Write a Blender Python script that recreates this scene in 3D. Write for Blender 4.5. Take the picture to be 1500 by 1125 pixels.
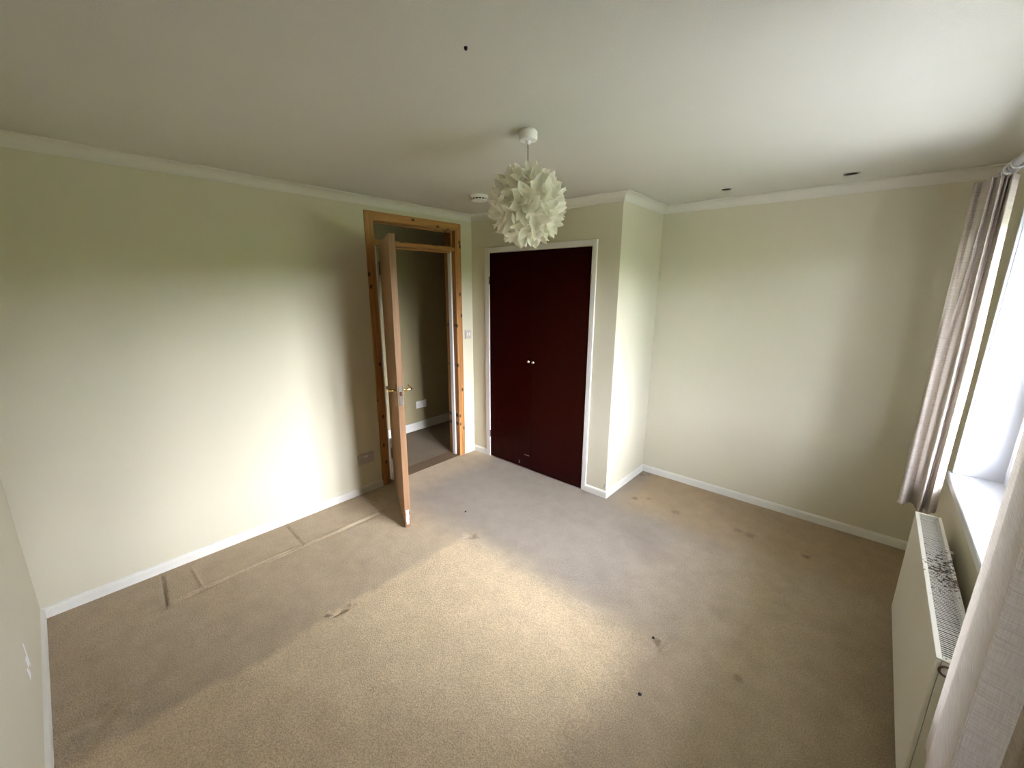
import bpy, bmesh, math, random
from mathutils import Vector, Matrix, noise
random.seed(7)
scene = bpy.context.scene
for o in list(bpy.data.objects):
    bpy.data.objects.remove(o)

# ------------------------------------------------------------------ room size (metres)
W, L1, L2, A, H = 3.37, 3.0385, 3.7408, 1.5289, 2.300

# ------------------------------------------------------------------ camera
YAW, PITCH, ROLL = 0.7194636, -0.2315522, -0.0056107
cam_d = bpy.data.cameras.new('camera')
cam = bpy.data.objects.new('camera', cam_d)
scene.collection.objects.link(cam)
Rm = Matrix.Rotation(YAW, 3, 'Z') @ Matrix.Rotation(PITCH, 3, 'X') @ Matrix.Rotation(ROLL, 3, 'Y')
right, fwd, up = Rm.col[0], Rm.col[1], Rm.col[2]
M = Matrix((right, up, -fwd)).transposed().to_4x4()
M.translation = Vector((2.96443, 0.24320, 1.66400))
cam.matrix_world = M
cam_d.sensor_width = 36.0
cam_d.lens = 36.0 * 603.457 / 1500.0
cam_d.clip_start = 0.02
scene.camera = cam

# ------------------------------------------------------------------ world, sun, exposure
world = bpy.data.worlds.new('overcast_sky')
scene.world = world
world.use_nodes = True
wn = world.node_tree
bg = wn.nodes['Background']
bg.inputs['Color'].default_value = (0.89, 0.94, 1.14, 1)
SKY = 4.2
bg.inputs['Strength'].default_value = SKY

sun_d = bpy.data.lights.new('sun', 'SUN')
sun_d.energy = 3.2
sun_d.angle = math.radians(46)
sun_d.color = (0.98, 0.99, 1.03)
sun = bpy.data.objects.new('sun', sun_d)
scene.collection.objects.link(sun)
sun.location = (12, 2, 4)
sun.rotation_euler = Vector((-1.0, -0.05, -0.31)).to_track_quat('-Z', 'Y').to_euler()

scene.view_settings.view_transform = 'Standard'
scene.view_settings.look = 'None'
scene.view_settings.gamma = 1.0
scene.view_settings.use_curve_mapping = False
scene.view_settings.exposure = 3.55
scene.cycles.max_bounces = 16
scene.cycles.diffuse_bounces = 10
scene.cycles.transparent_max_bounces = 12
scene.cycles.sample_clamp_indirect = 6.0

# ------------------------------------------------------------------ helpers
col = scene.collection


def link(name, mesh, mat=None, parent=None):
    o = bpy.data.objects.new(name, mesh)
    col.objects.link(o)
    if mat is not None:
        for m in (mat if isinstance(mat, (list, tuple)) else [mat]):
            mesh.materials.append(m)
    if parent is not None:
        o.parent = parent
        o.matrix_parent_inverse = Matrix.Translation(-parent.location) if parent.type == 'EMPTY' and parent.parent is None else Matrix.Identity(4)
    return o


def build(name, bm, mat=None, parent=None, smooth=False):
    me = bpy.data.meshes.new(name)
    bmesh.ops.recalc_face_normals(bm, faces=bm.faces)
    bm.to_mesh(me)
    bm.free()
    if smooth:
        for p in me.polygons:
            p.use_smooth = True
    return link(name, me, mat, parent)


def empty(name, loc, label, cat, group=None, kind=None):
    o = bpy.data.objects.new(name, None)
    o.empty_display_size = 0.05
    col.objects.link(o)
    o.location = loc
    return tag(o, label, cat, group, kind)


def tag(o, label=None, cat=None, group=None, kind=None):
    if label: o['label'] = label
    if cat: o['category'] = cat
    if group: o['group'] = group
    if kind: o['kind'] = kind
    return o


def box(bm, x0, x1, y0, y1, z0, z1, bevel=0.0, seg=2, mi=0):
    t = bmesh.new()
    bmesh.ops.create_cube(t, size=1.0)
    for v in t.verts:
        v.co = Vector((x0 + (v.co.x + .5) * (x1 - x0), y0 + (v.co.y + .5) * (y1 - y0), z0 + (v.co.z + .5) * (z1 - z0)))
    if bevel > 0:
        bmesh.ops.bevel(t, geom=list(t.edges), offset=bevel, segments=seg, profile=0.5, affect='EDGES')
    merge(bm, t, mi)


def merge(bm, t, mi=0, mat=None):
    mp = {}
    for v in t.verts:
        mp[v] = bm.verts.new(mat @ v.co if mat else v.co)
    for f in t.faces:
        nf = bm.faces.new([mp[v] for v in f.verts])
        nf.material_index = mi
        nf.smooth = f.smooth
    t.free()


def lathe(bm, prof, seg=24, origin=(0, 0, 0), axis='Z', cap=True):
    """revolve (r, h) pairs"""
    rings = []
    o = Vector(origin)
    q = [prof[0]]
    for i in range(1, len(prof) - 1):
        (r0, h0), (r1, h1), (r2, h2) = prof[i - 1:i + 2]
        da = abs(math.atan2(h1 - h0, r1 - r0) - math.atan2(h2 - h1, r2 - r1))
        da = min(da, 2 * math.pi - da)
        q.append(prof[i])
        if da > .6: q.append(prof[i])
    prof = q + [prof[-1]]
    def place(r, h, a):
        c, s = math.cos(a) * r, math.sin(a) * r
        if axis == 'Z': return o + Vector((c, s, h))
        if axis == 'X': return o + Vector((h, c, s))
        return o + Vector((c, h, s))
    for r, h in prof:
        rings.append([bm.verts.new(place(max(r, 1e-5), h, 2 * math.pi * k / seg)) for k in range(seg)])
    for i, (a, b) in enumerate(zip(rings, rings[1:])):
        if prof[i] == prof[i + 1]: continue
        for k in range(seg):
            f = bm.faces.new((a[k], a[(k + 1) % seg], b[(k + 1) % seg], b[k]))
            f.smooth = True
    if cap:
        bm.faces.new(rings[0][::-1])
        bm.faces.new(rings[-1])


def tube(bm, pts, r, seg=10):
    pts = [Vector(p) for p in pts]
    rings = []
    for i, p in enumerate(pts):
        d = (pts[min(i + 1, len(pts) - 1)] - pts[max(i - 1, 0)]).normalized()
        ref = Vector((0, 0, 1)) if abs(d.z) < 0.9 else Vector((1, 0, 0))
        u = d.cross(ref).normalized()
        v = d.cross(u).normalized()
        rr = r[i] if isinstance(r, (list, tuple)) else r
        rings.append([bm.verts.new(p + u * math.cos(2 * math.pi * k / seg) * rr + v * math.sin(2 * math.pi * k / seg) * rr) for k in range(seg)])
    for a, b in zip(rings, rings[1:]):
        for k in range(seg):
            f = bm.faces.new((a[k], a[(k + 1) % seg], b[(k + 1) % seg], b[k]))
            f.smooth = True
    bm.faces.new(rings[0][::-1])
    bm.faces.new(rings[-1])


def torus(bm, centre, R, r, axis='Y', seg=24, sub=8, a0=0.0, a1=2 * math.pi):
    pts = []
    n = seg
    closed = abs(a1 - a0 - 2 * math.pi) < 1e-6
    rings = []
    c = Vector(centre)
    for i in range(n if closed else n + 1):
        a = a0 + (a1 - a0) * i / n
        if axis == 'Y': e, w = Vector((math.cos(a), 0, math.sin(a))), Vector((0, 1, 0))
        elif axis == 'Z': e, w = Vector((math.cos(a), math.sin(a), 0)), Vector((0, 0, 1))
        else: e, w = Vector((0, math.cos(a), math.sin(a))), Vector((1, 0, 0))
        rings.append([bm.verts.new(c + e * (R + r * math.cos(2 * math.pi * k / sub)) + w * r * math.sin(2 * math.pi * k / sub)) for k in range(sub)])
    m = len(rings)
    for i in range(m if closed else m - 1):
        a, b = rings[i], rings[(i + 1) % m]
        for k in range(sub):
            f = bm.faces.new((a[k], a[(k + 1) % sub], b[(k + 1) % sub], b[k]))
            f.smooth = True
    if not closed:
        bm.faces.new(rings[0][::-1])
        bm.faces.new(rings[-1])


# ------------------------------------------------------------------ materials
def newmat(name):
    m = bpy.data.materials.new(name)
    m.use_nodes = True
    nt = m.node_tree
    return m, nt, nt.nodes['Principled BSDF']


def N(nt, t, **kw):
    n = nt.nodes.new(t)
    for k, v in kw.items():
        setattr(n, k, v)
    return n


def coords(nt, scale=(1, 1, 1), which='Object'):
    tc = N(nt, 'ShaderNodeTexCoord')
    mp = N(nt, 'ShaderNodeMapping')
    mp.inputs['Scale'].default_value = scale
    nt.links.new(tc.outputs[which], mp.inputs['Vector'])
    return mp.outputs['Vector']


def noise_tex(nt, vec, scale, detail=3, rough=.55):
    n = N(nt, 'ShaderNodeTexNoise')
    n.inputs['Scale'].default_value = scale
    n.inputs['Detail'].default_value = detail
    n.inputs['Roughness'].default_value = rough
    nt.links.new(vec, n.inputs['Vector'])
    return n


def ramp(nt, fac, stops):
    r = N(nt, 'ShaderNodeValToRGB')
    el = r.color_ramp.elements
    el[0].position, el[0].color = stops[0][0], (*stops[0][1], 1)
    el[1].position, el[1].color = stops[-1][0], (*stops[-1][1], 1)
    for p, c in stops[1:-1]:
        e = el.new(p)
        e.color = (*c, 1)
    nt.links.new(fac, r.inputs['Fac'])
    return r.outputs['Color']


def bump(nt, bsdf, height, strength, dist):
    b = N(nt, 'ShaderNodeBump')
    b.inputs['Strength'].default_value = strength
    b.inputs['Distance'].default_value = dist
    nt.links.new(height, b.inputs['Height'])
    nt.links.new(b.outputs['Normal'], bsdf.inputs['Normal'])


def mix(nt, fac, a, b, blend='MIX'):
    m = N(nt, 'ShaderNodeMix', data_type='RGBA', blend_type=blend)
    if isinstance(fac, (int, float)): m.inputs[0].default_value = fac
    else: nt.links.new(fac, m.inputs[0])
    for sock, v in ((m.inputs[6], a), (m.inputs[7], b)):
        if isinstance(v, tuple): sock.default_value = (*v, 1)
        else: nt.links.new(v, sock)
    return m.outputs[2]


def math_n(nt, op, a, b=None, clamp=False):
    m = N(nt, 'ShaderNodeMath', operation=op, use_clamp=clamp)
    for s, v in ((m.inputs[0], a), (m.inputs[1], b)):
        if v is None: continue
        if isinstance(v, (int, float)): s.default_value = v
        else: nt.links.new(v, s)
    return m.outputs[0]


def smooth(nt, v, lo, hi):
    m = N(nt, 'ShaderNodeMapRange', interpolation_type='SMOOTHSTEP')
    nt.links.new(v, m.inputs['Value'])
    m.inputs['From Min'].default_value = min(lo, hi)
    m.inputs['From Max'].default_value = max(lo, hi)
    if lo > hi:
        m.inputs['To Min'].default_value, m.inputs['To Max'].default_value = 1, 0
    return m.outputs['Result']


def paint(name, colour, rough=.6, grain=0.0, gscale=120, var=.03, spec=.35):
    m, nt, b = newmat(name)
    v = coords(nt)
    n = noise_tex(nt, v, 2.2, 4)
    c0 = tuple(c * (1 - var) for c in colour)
    c1 = tuple(min(1, c * (1 + var)) for c in colour)
    nt.links.new(ramp(nt, n.outputs['Fac'], [(.3, c0), (.7, c1)]), b.inputs['Base Color'])
    b.inputs['Roughness'].default_value = rough
    b.inputs['Specular IOR Level'].default_value = spec
    if grain:
        g = noise_tex(nt, v, gscale, 3)
        bump(nt, b, g.outputs['Fac'], grain, .004)
    return m


def metal(name, colour, rough=.25):
    m, nt, b = newmat(name)
    v = coords(nt)
    n = noise_tex(nt, v, 60, 2)
    nt.links.new(ramp(nt, n.outputs['Fac'], [(.3, tuple(c * .9 for c in colour)), (.7, colour)]), b.inputs['Base Color'])
    b.inputs['Metallic'].default_value = 1
    b.inputs['Roughness'].default_value = rough
    return m


def wood(name, light, dark, axis='Z', rough=.4, knots=True, fine=1.0):
    m, nt, b = newmat(name)
    sc = {'Z': (1, 1, .045), 'Y': (1, .045, 1), 'X': (.045, 1, 1)}[axis]
    v = coords(nt, sc)
    n1 = noise_tex(nt, v, 38 * fine, 5, .6)
    n2 = noise_tex(nt, v, 160 * fine, 3, .6)
    f = math_n(nt, 'ADD', math_n(nt, 'MULTIPLY', n1.outputs['Fac'], .7), math_n(nt, 'MULTIPLY', n2.outputs['Fac'], .3))
    c = ramp(nt, f, [(.33, dark), (.5, tuple((a + d) / 2 for a, d in zip(light, dark))), (.66, light)])
    if knots:
        ks = (1, 1, .6) if axis == 'Z' else (1, .6, 1)
        vo = N(nt, 'ShaderNodeTexVoronoi', voronoi_dimensions='2D')
        vo.inputs['Scale'].default_value = 8.0
        sx = N(nt, 'ShaderNodeSeparateXYZ'); cx = N(nt, 'ShaderNodeCombineXYZ')
        nt.links.new(coords(nt, ks), sx.inputs[0])
        nt.links.new(sx.outputs[1], cx.inputs[0]); nt.links.new(sx.outputs[2], cx.inputs[1])
        nt.links.new(cx.outputs[0], vo.inputs['Vector'])
        k = smooth(nt, vo.outputs['Distance'], .115, .05)
        c = mix(nt, k, c, tuple(d * .22 for d in dark))
    nt.links.new(c, b.inputs['Base Color'])
    b.inputs['Roughness'].default_value = rough
    bump(nt, b, n2.outputs['Fac'], .12, .002)
    return m


def carpet(name, room=True, worn=(.45, .357, .238)):
    m, nt, b = newmat(name)
    v = coords(nt)
    sep = N(nt, 'ShaderNodeSeparateXYZ')
    big = noise_tex(nt, v, 5, 4)
    # wobble of the edges of the worn areas
    wob = N(nt, 'ShaderNodeVectorMath', operation='SCALE')
    off = N(nt, 'ShaderNodeVectorMath', operation='SUBTRACT')
    off.inputs[1].default_value = (.5, .5, .5)
    nt.links.new(big.outputs['Color'], off.inputs[0])
    nt.links.new(off.outputs[0], wob.inputs[0])
    wob.inputs['Scale'].default_value = .16
    add = N(nt, 'ShaderNodeVectorMath', operation='ADD')
    nt.links.new(v, add.inputs[0])
    nt.links.new(wob.outputs[0], add.inputs[1])
    nt.links.new(add.outputs[0], sep.inputs[0])
    X, Y = sep.outputs[0], sep.outputs[1]
    c = worn
    if room:
        clean, grey, tan = (.605, .478, .305), (.285, .242, .192), (.41, .305, .18)
        # the worn greyish path from the doors across the room
        g = math_n(nt, 'MULTIPLY', smooth(nt, Y, 1.75, 2.1), smooth(nt, X, 2.75, 1.9))
        g = math_n(nt, 'MULTIPLY', g, smooth(nt, X, .1, .45))
        c = mix(nt, g, worn, grey)
        # less trodden strip along the back wall
        t = math_n(nt, 'MULTIPLY', smooth(nt, Y, 2.85, 3.25), smooth(nt, X, 1.5, 1.75))
        c = mix(nt, t, c, tan)
        # clean pile where a bed stood
        r = math_n(nt, 'MULTIPLY', smooth(nt, X, 1.045, 1.115), smooth(nt, X, 2.50, 2.22))
        r = math_n(nt, 'MULTIPLY', r, smooth(nt, Y, 2.06, 1.70))
        c = mix(nt, r, c, clean)
        # dirt and painted shade in the creases and along the ridge by the left wall
        sp2 = N(nt, 'ShaderNodeSeparateXYZ')
        nt.links.new(v, sp2.inputs[0])
        x_, y_ = sp2.outputs[0], sp2.outputs[1]
        def line(u, w, slope, u0, u1, w0, half, amt, c):
            dist = math_n(nt, 'ABSOLUTE', math_n(nt, 'SUBTRACT', math_n(nt, 'SUBTRACT', w, w0), math_n(nt, 'MULTIPLY', math_n(nt, 'SUBTRACT', u, .2), slope)))
            k = math_n(nt, 'MULTIPLY', smooth(nt, dist, half, half * .3), math_n(nt, 'MULTIPLY', smooth(nt, u, u0, u0 + .03), smooth(nt, u, u1, u1 - .03)))
            k = math_n(nt, 'MULTIPLY', math_n(nt, 'MULTIPLY', k, amt), smooth(nt, big.outputs['Fac'], .25, .55))
            return mix(nt, k, c, (.13, .09, .06))
        c = line(x_, y_, -.10, .03, .39, .452, .008, .8, c)
        c = line(x_, y_, -.05, .02, .38, 1.150, .006, .7, c)
        c = line(y_, x_, 0, .55, 1.78, .360, .007, .35, c)
        # small stains, plus painted shade in the dents of the bed feet
        fine = noise_tex(nt, v, 45, 2)
        fo = N(nt, 'ShaderNodeVectorMath', operation='SUBTRACT'); fo.inputs[1].default_value = (.5, .5, .5)
        nt.links.new(fine.outputs['Color'], fo.inputs[0])
        fs = N(nt, 'ShaderNodeVectorMath', operation='SCALE'); fs.inputs['Scale'].default_value = .045
        nt.links.new(fo.outputs[0], fs.inputs[0])
        sv = N(nt, 'ShaderNodeVectorMath', operation='ADD')
        nt.links.new(v, sv.inputs[0]); nt.links.new(fs.outputs[0], sv.inputs[1])
        for (sx, sy, rad, amt) in [(1.714, 3.19, .035, .6), (1.80, 3.26, .03, .4), (2.04, 3.2, .05, .4), (2.54, 3.24, .05, .45), (2.46, 3.25, .04, .35),
                                   (2.86, 3.22, .035, .6), (1.567, 3.646, .04, .5), (1.62, 3.68, .03, .4), (2.41, 1.955, .03, .6), (1.062, .970, .022, .75), (1.072, .99, .018, .6), (1.088, 1.035, .018, .6), (1.105, 1.05, .02, .65), (1.075, 1.085, .018, .5), (1.10, 1.11, .018, .5),
                                   (1.07, 1.925, .018, .55), (1.10, 1.94, .02, .5), (1.15, 1.965, .016, .4), (2.1, 2.62, .2, .22), (1.95, 2.75, .16, .2), (1.35, 3.0, .05, .3), (.37, .43, .05, .2),
                                   (.95, .08, .05, .2), (2.6, 2.35, .1, .15), (2.75, 2.0, .03, .4)]:
            d = N(nt, 'ShaderNodeVectorMath', operation='DISTANCE')
            nt.links.new(sv.outputs[0], d.inputs[0])
            d.inputs[1].default_value = (sx, sy, 0)
            k = math_n(nt, 'MULTIPLY', smooth(nt, d.outputs['Value'], rad, rad * .25), amt)
            c = mix(nt, k, c, (.13, .09, .06))
    mott = noise_tex(nt, v, 9, 6, .65)
    c = mix(nt, 1.0, c, ramp(nt, mott.outputs['Fac'], [(.3, (.90, .90, .90)), (.7, (1.08, 1.08, 1.08))]), 'MULTIPLY')
    pile = noise_tex(nt, v, 180, 3, .65)
    c = mix(nt, 1.0, c, ramp(nt, pile.outputs['Fac'], [(.34, (.72, .70, .68)), (.66, (1.2, 1.2, 1.2))]), 'MULTIPLY')
    nt.links.new(c, b.inputs['Base Color'])
    b.inputs['Roughness'].default_value = .95
    b.inputs['Specular IOR Level'].default_value = .1
    b.inputs['Sheen Weight'].default_value = .15
    bump(nt, b, pile.outputs['Fac'], .9, .01)
    return m


def fabric(name, trans=.14):
    m, nt, b = newmat(name)
    out = nt.nodes['Material Output']
    v = coords(nt, (1, 1, 1), 'UV')
    mp = N(nt, 'ShaderNodeMapping'); mp.inputs['Scale'].default_value = (14, 420, 1)
    nt.links.new(v, mp.inputs['Vector'])
    slub = noise_tex(nt, mp.outputs['Vector'], 1.0, 3, .6)
    mp2 = N(nt, 'ShaderNodeMapping'); mp2.inputs['Scale'].default_value = (600, 30, 1)
    nt.links.new(v, mp2.inputs['Vector'])
    warp = noise_tex(nt, mp2.outputs['Vector'], 1.0, 2, .6)
    f = math_n(nt, 'ADD', math_n(nt, 'MULTIPLY', slub.outputs['Fac'], .65), math_n(nt, 'MULTIPLY', warp.outputs['Fac'], .35))
    c = ramp(nt, f, [(.32, (.32, .272, .228)), (.62, (.50, .442, .385))])
    ct = ramp(nt, f, [(.32, (.50, .44, .37)), (.62, (.66, .61, .54))])
    nt.links.new(c, b.inputs['Base Color'])
    b.inputs['Roughness'].default_value = .9
    b.inputs['Specular IOR Level'].default_value = .1
    bump(nt, b, f, .35, .002)
    tr = N(nt, 'ShaderNodeBsdfTranslucent')
    nt.links.new(ct, tr.inputs['Color'])
    ms = N(nt, 'ShaderNodeMixShader'); ms.inputs[0].default_value = trans
    nt.links.new(b.outputs[0], ms.inputs[1])
    nt.links.new(tr.outputs[0], ms.inputs[2])
    nt.links.new(ms.outputs[0], out.inputs['Surface'])
    return m


def glass(name, tint=(1, 1, 1)):
    m, nt, b = newmat(name)
    out = nt.nodes['Material Output']
    nt.nodes.remove(b)
    t = N(nt, 'ShaderNodeBsdfTransparent'); t.inputs['Color'].default_value = (*tint, 1)
    g = N(nt, 'ShaderNodeBsdfGlossy'); g.inputs['Roughness'].default_value = .02
    lw = N(nt, 'ShaderNodeLayerWeight'); lw.inputs['Blend'].default_value = .5
    fr = math_n(nt, 'ADD', math_n(nt, 'MULTIPLY', math_n(nt, 'POWER', lw.outputs['Facing'], 5.0), .6), .03)
    ms = N(nt, 'ShaderNodeMixShader')
    nt.links.new(fr, ms.inputs[0])
    nt.links.new(t.outputs[0], ms.inputs[1])
    nt.links.new(g.outputs[0], ms.inputs[2])
    nt.links.new(ms.outputs[0], out.inputs['Surface'])
    return m


def petal_plastic(name):
    m, nt, b = newmat(name)
    out = nt.nodes['Material Output']
    n = noise_tex(nt, coords(nt), 12, 2)
    nt.links.new(ramp(nt, n.outputs['Fac'], [(.3, (.89, .86, .77)), (.7, (.93, .90, .82))]), b.inputs['Base Color'])
    b.inputs['Roughness'].default_value = .28
    tr = N(nt, 'ShaderNodeBsdfTranslucent'); tr.inputs['Color'].default_value = (.90, .89, .80, 1)
    ms = N(nt, 'ShaderNodeMixShader'); ms.inputs[0].default_value = .38
    nt.links.new(b.outputs[0], ms.inputs[1]); nt.links.new(tr.outputs[0], ms.inputs[2])
    nt.links.new(ms.outputs[0], out.inputs['Surface'])
    return m


def grille_mat(name):
    """white enamel with rust flecks round one spot at the back of the grille"""
    m, nt, b = newmat(name)
    geo = N(nt, 'ShaderNodeNewGeometry')
    n = noise_tex(nt, geo.outputs['Position'], 75, 3, .6)
    d = N(nt, 'ShaderNodeVectorMath', operation='DISTANCE')
    sc = N(nt, 'ShaderNodeVectorMath', operation='MULTIPLY')
    sc.inputs[1].default_value = (3.0, 1.0, 1.0)
    nt.links.new(geo.outputs['Position'], sc.inputs[0])
    nt.links.new(sc.outputs[0], d.inputs[0])
    d.inputs[1].default_value = (3.312 * 3, 2.34, .632)
    near = smooth(nt, d.outputs['Value'], .36, .05)
    k = math_n(nt, 'MULTIPLY', smooth(nt, math_n(nt, 'ADD', n.outputs['Fac'], math_n(nt, 'MULTIPLY', near, .25)), .735, .79), smooth(nt, d.outputs['Value'], .55, .45))
    nt.links.new(mix(nt, k, (.72, .70, .63), (.085, .048, .022)), b.inputs['Base Color'])
    b.inputs['Roughness'].default_value = .4
    return m


M_wall = paint('cream_wall_paint', (.60, .568, .435), .7, .10, 160, .012)
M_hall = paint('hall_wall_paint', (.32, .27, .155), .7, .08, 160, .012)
M_ceil = paint('ceiling_paint', (.585, .577, .512), .85, .25, 220, .015)
M_cornice = paint('cornice_paint', (.64, .62, .555), .7, .05, 150, .01)
M_skirt = paint('skirting_gloss', (.70, .69, .63), .35, 0, 100, .01)
M_white = paint('white_gloss_paint', (.68, .665, .625), .35, 0, 100, .015)
M_upvc = paint('white_window_plastic', (.62, .64, .67), .3, 0, 100, .005)
M_plastic = paint('white_fitting_plastic', (.80, .79, .75), .35, 0, 100, .005)
M_dull = paint('aged_plastic', (.46, .42, .38), .4, 0, 100, .01)
M_dark = paint('dark_recess', (.03, .028, .025), .7, 0, 100, .05)
M_black = paint('black_crumb', (.012, .010, .009), .7, 0, 100, .05)
M_enamel = paint('radiator_enamel', (.70, .685, .61), .35, 0, 100, .012)
M_grille = grille_mat('grille_enamel')
M_pine_v = wood('pine_upright', (.50, .255, .085), (.27, .11, .032), 'Z')
M_pine_h = wood('pine_rail', (.50, .255, .085), (.27, .11, .032), 'Y')
M_leaf = wood('door_veneer', (.34, .188, .088), (.245, .125, .054), 'Z', .42, False)
M_lip = wood('door_edge_lipping', (.30, .175, .095), (.20, .11, .055), 'Z', .4, False, 1.4)
M_mahog = wood('dark_red_gloss_veneer', (.019, .0006, .0004), (.016, .0005, .0004), 'Z', .26, False)
M_mahog.node_tree.nodes['Principled BSDF'].inputs['Specular IOR Level'].default_value = .13
M_brass = metal('polished_brass', (.85, .66, .34), .18)
M_steel = metal('worn_steel', (.72, .70, .68), .3)
M_bronze = metal('dark_hinge_metal', (.16, .09, .07), .45)
M_chrome = metal('bright_knob_metal', (.9, .85, .8), .12)
M_pole = paint('pole_enamel', (.55, .54, .53), .3, 0, 100, .01)
M_carpet = carpet('beige_carpet')
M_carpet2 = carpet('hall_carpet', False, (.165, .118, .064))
M_thr = paint('brown_threshold_carpet', (.16, .11, .066), .95, .6, 260, .08, .1)
M_fabric = fabric('linen_curtain')
M_hem = fabric('linen_double_hem', .06)
M_glass = glass('window_glass')
M_fan = glass('fanlight_glass', (.93, .95, .93))
M_petal = petal_plastic('white_translucent_plastic')
M_filler = paint('white_filler', (.88, .87, .90), .8, .2, 80, .02)
M_scuff = paint('grey_scuff', (.42, .38, .33), .8, 0, 80, .1)
M_pave = paint('pale_paving', (.19, .19, .17), .9, .3, 40, .12)
M_grass = paint('lawn', (.13, .17, .05), .95, .5, 60, .3)
M_hedge = paint('hedge_leaves', (.07, .13, .03), .9, .6, 25, .4)

# ------------------------------------------------------------------ outside
bm = bmesh.new(); box(bm, 3.72, 8.0, -14, 18, -.32, -.20)
tag(build('ground', bm, M_pave), 'pale paved terrace outside the window', 'paving', kind='structure')
bm = bmesh.new(); box(bm, 8.0, 40, -30, 34, -.32, -.22)
tag(build('ground', bm, M_grass), 'green lawn beyond the terrace', 'lawn', kind='structure')
bm = bmesh.new()  # hedge added out of view to block low sky light
t = bmesh.new(); bmesh.ops.create_cube(t, size=1.0)
bmesh.ops.subdivide_edges(t, edges=list(t.edges), cuts=22, use_grid_fill=True)
for v in t.verts:
    p = Vector((v.co.x * 1.2 + 13, v.co.y * 34 + 2, (v.co.z + .5) * 2.5 - .25))
    v.co = p + Vector((noise.noise(p * 1.3) * .35, noise.noise(p * 1.1 + Vector((5, 0, 0))) * .3, noise.noise(p * .9 + Vector((0, 9, 0))) * .3 * (v.co.z + .5)))
merge(bm, t)
tag(build('added_hedge', bm, M_hedge, smooth=True), 'unseen dark green hedge added across the lawn to cut low sky light', 'hedge')

# ------------------------------------------------------------------ floor with the ridges and dents of the carpet
RIDGE = []


def floor_h(x, y):
    h = 0.0
    # long ridge parallel to the left wall
    if .40 < y < 1.78:
        e = min(1, (y - .40) / .1, (1.78 - y) / .08)
        h += .006 * e * math.exp(-((x - .345 + .012 * math.sin(y * 3)) / .011) ** 2)
        h -= .005 * e * math.exp(-((x - .375 + .012 * math.sin(y * 3)) / .014) ** 2)
    # short cross creases from the wall to the ridge
    for cy, x0, x1, sgn, sl in ((.455, .04, .37, -1, -.10), (1.155, .03, .37, -1, -.05), (.60, .10, .34, 1, 0.0), (1.75, .06, .34, 1, .1)):
        if x0 < x < x1:
            e = min(1, (x - x0) / .03, (x1 - x) / .03)
            h += sgn * .009 * e * math.exp(-((y - cy - sl * (x - .2)) / .0062) ** 2)
    # dents left by the bed feet
    for dx, dy, rx, ry, dep in ((1.075, 1.03, .03, .05, .018), (1.09, 1.945, .035, .035, .014), (2.42, 1.94, .03, .035, .015)):
        q = ((x - dx) / rx) ** 2 + ((y - dy) / ry) ** 2
        if q < 9:
            h -= dep * math.exp(-q)
            h += .6 * dep * noise.noise(Vector((x * 34, y * 34, 1.7))) * math.exp(-q * .35)
    # edge of the bed area: the untrodden pile stands a little higher
    if y < 1.93 and 1.0 < x < 1.2:
        h += .003 * (1 / (1 + math.exp(-(x - 1.09) / .014)))
    elif y < 1.93 and 1.2 <= x < 2.4:
        h += .003
    # creases near the left corner by the camera
    for wx, wy, s, a in ((.95, .10, .16, .024), (.42, .08, .10, .010), (.72, .52, .09, .012), (.38, .42, .06, .010)):
        q = ((x - wx) / s) ** 2 + ((y - wy) / s) ** 2
        if q < 6:
            h += a * noise.noise(Vector((x * 16, y * 11, 3.1))) * math.exp(-q)
    h += .0012 * noise.noise(Vector((x * 3, y * 3, 0)))
    return h


nx, ny = 540, 600
verts, faces = [], []
for j in range(ny + 1):
    for i in range(nx + 1):
        x, y = i * W / nx, j * L2 / ny
        verts.append((x, y, floor_h(x, y)))
for j in range(ny):
    for i in range(nx):
        a = j * (nx + 1) + i
        faces.append((a, a + 1, a + nx + 2, a + nx + 1))
me = bpy.data.meshes.new('floor')
me.from_pydata(verts, [], faces)
for p in me.polygons: p.use_smooth = True
tag(link('floor', me, M_carpet), 'worn beige carpet with a cleaner rectangle where a bed stood', 'carpet', kind='structure')
bm = bmesh.new(); box(bm, -.1, 3.6, -.1, L2 + .1, -.12, -.02)
tag(build('floor', bm, M_carpet2), 'solid floor under the carpet', 'floor', kind='structure')
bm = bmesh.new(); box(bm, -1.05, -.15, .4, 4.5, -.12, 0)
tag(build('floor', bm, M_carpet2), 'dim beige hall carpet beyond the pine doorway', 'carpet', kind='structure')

# ------------------------------------------------------------------ walls and ceiling
DY0, DY1, DZ = 2.006, 2.852, 2.165     # hole for the door lining
bm = bmesh.new()
box(bm, -.15, 0, -.15, DY0, -.02, H); box(bm, -.15, 0, DY1, L2 + .1, -.02, H); box(bm, -.15, 0, DY0, DY1, DZ, H)
tag(build('wall_left', bm, M_wall), 'cream painted left wall with the pine doorway', 'wall', kind='structure')
WX0, WX1, WZ = .2375, 1.3049, 1.961     # wardrobe opening
FX0, FX1, FZ = .184, 1.3455, 2.007
bm = bmesh.new()
box(bm, 0, FX0, L1, L1 + .08, -.02, H); box(bm, FX1, A, L1, L1 + .08, -.02, H); box(bm, FX0, FX1, L1, L1 + .08, FZ, H)
tag(build('wall_back', bm, M_wall), 'cream wall section holding the dark red wardrobe doors', 'wall', kind='structure')
bm = bmesh.new(); box(bm, A - .08, A, L1 + .08, L2, -.02, H)
tag(build('wall_alcove', bm, M_wall), 'short bright cream return wall beside the wardrobe', 'wall', kind='structure')
bm = bmesh.new(); box(bm, 0, W + .3, L2, L2 + .1, -.02, H)
tag(build('wall_far', bm, M_wall), 'cream far wall to the right of the wardrobe', 'wall', kind='structure')
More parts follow.
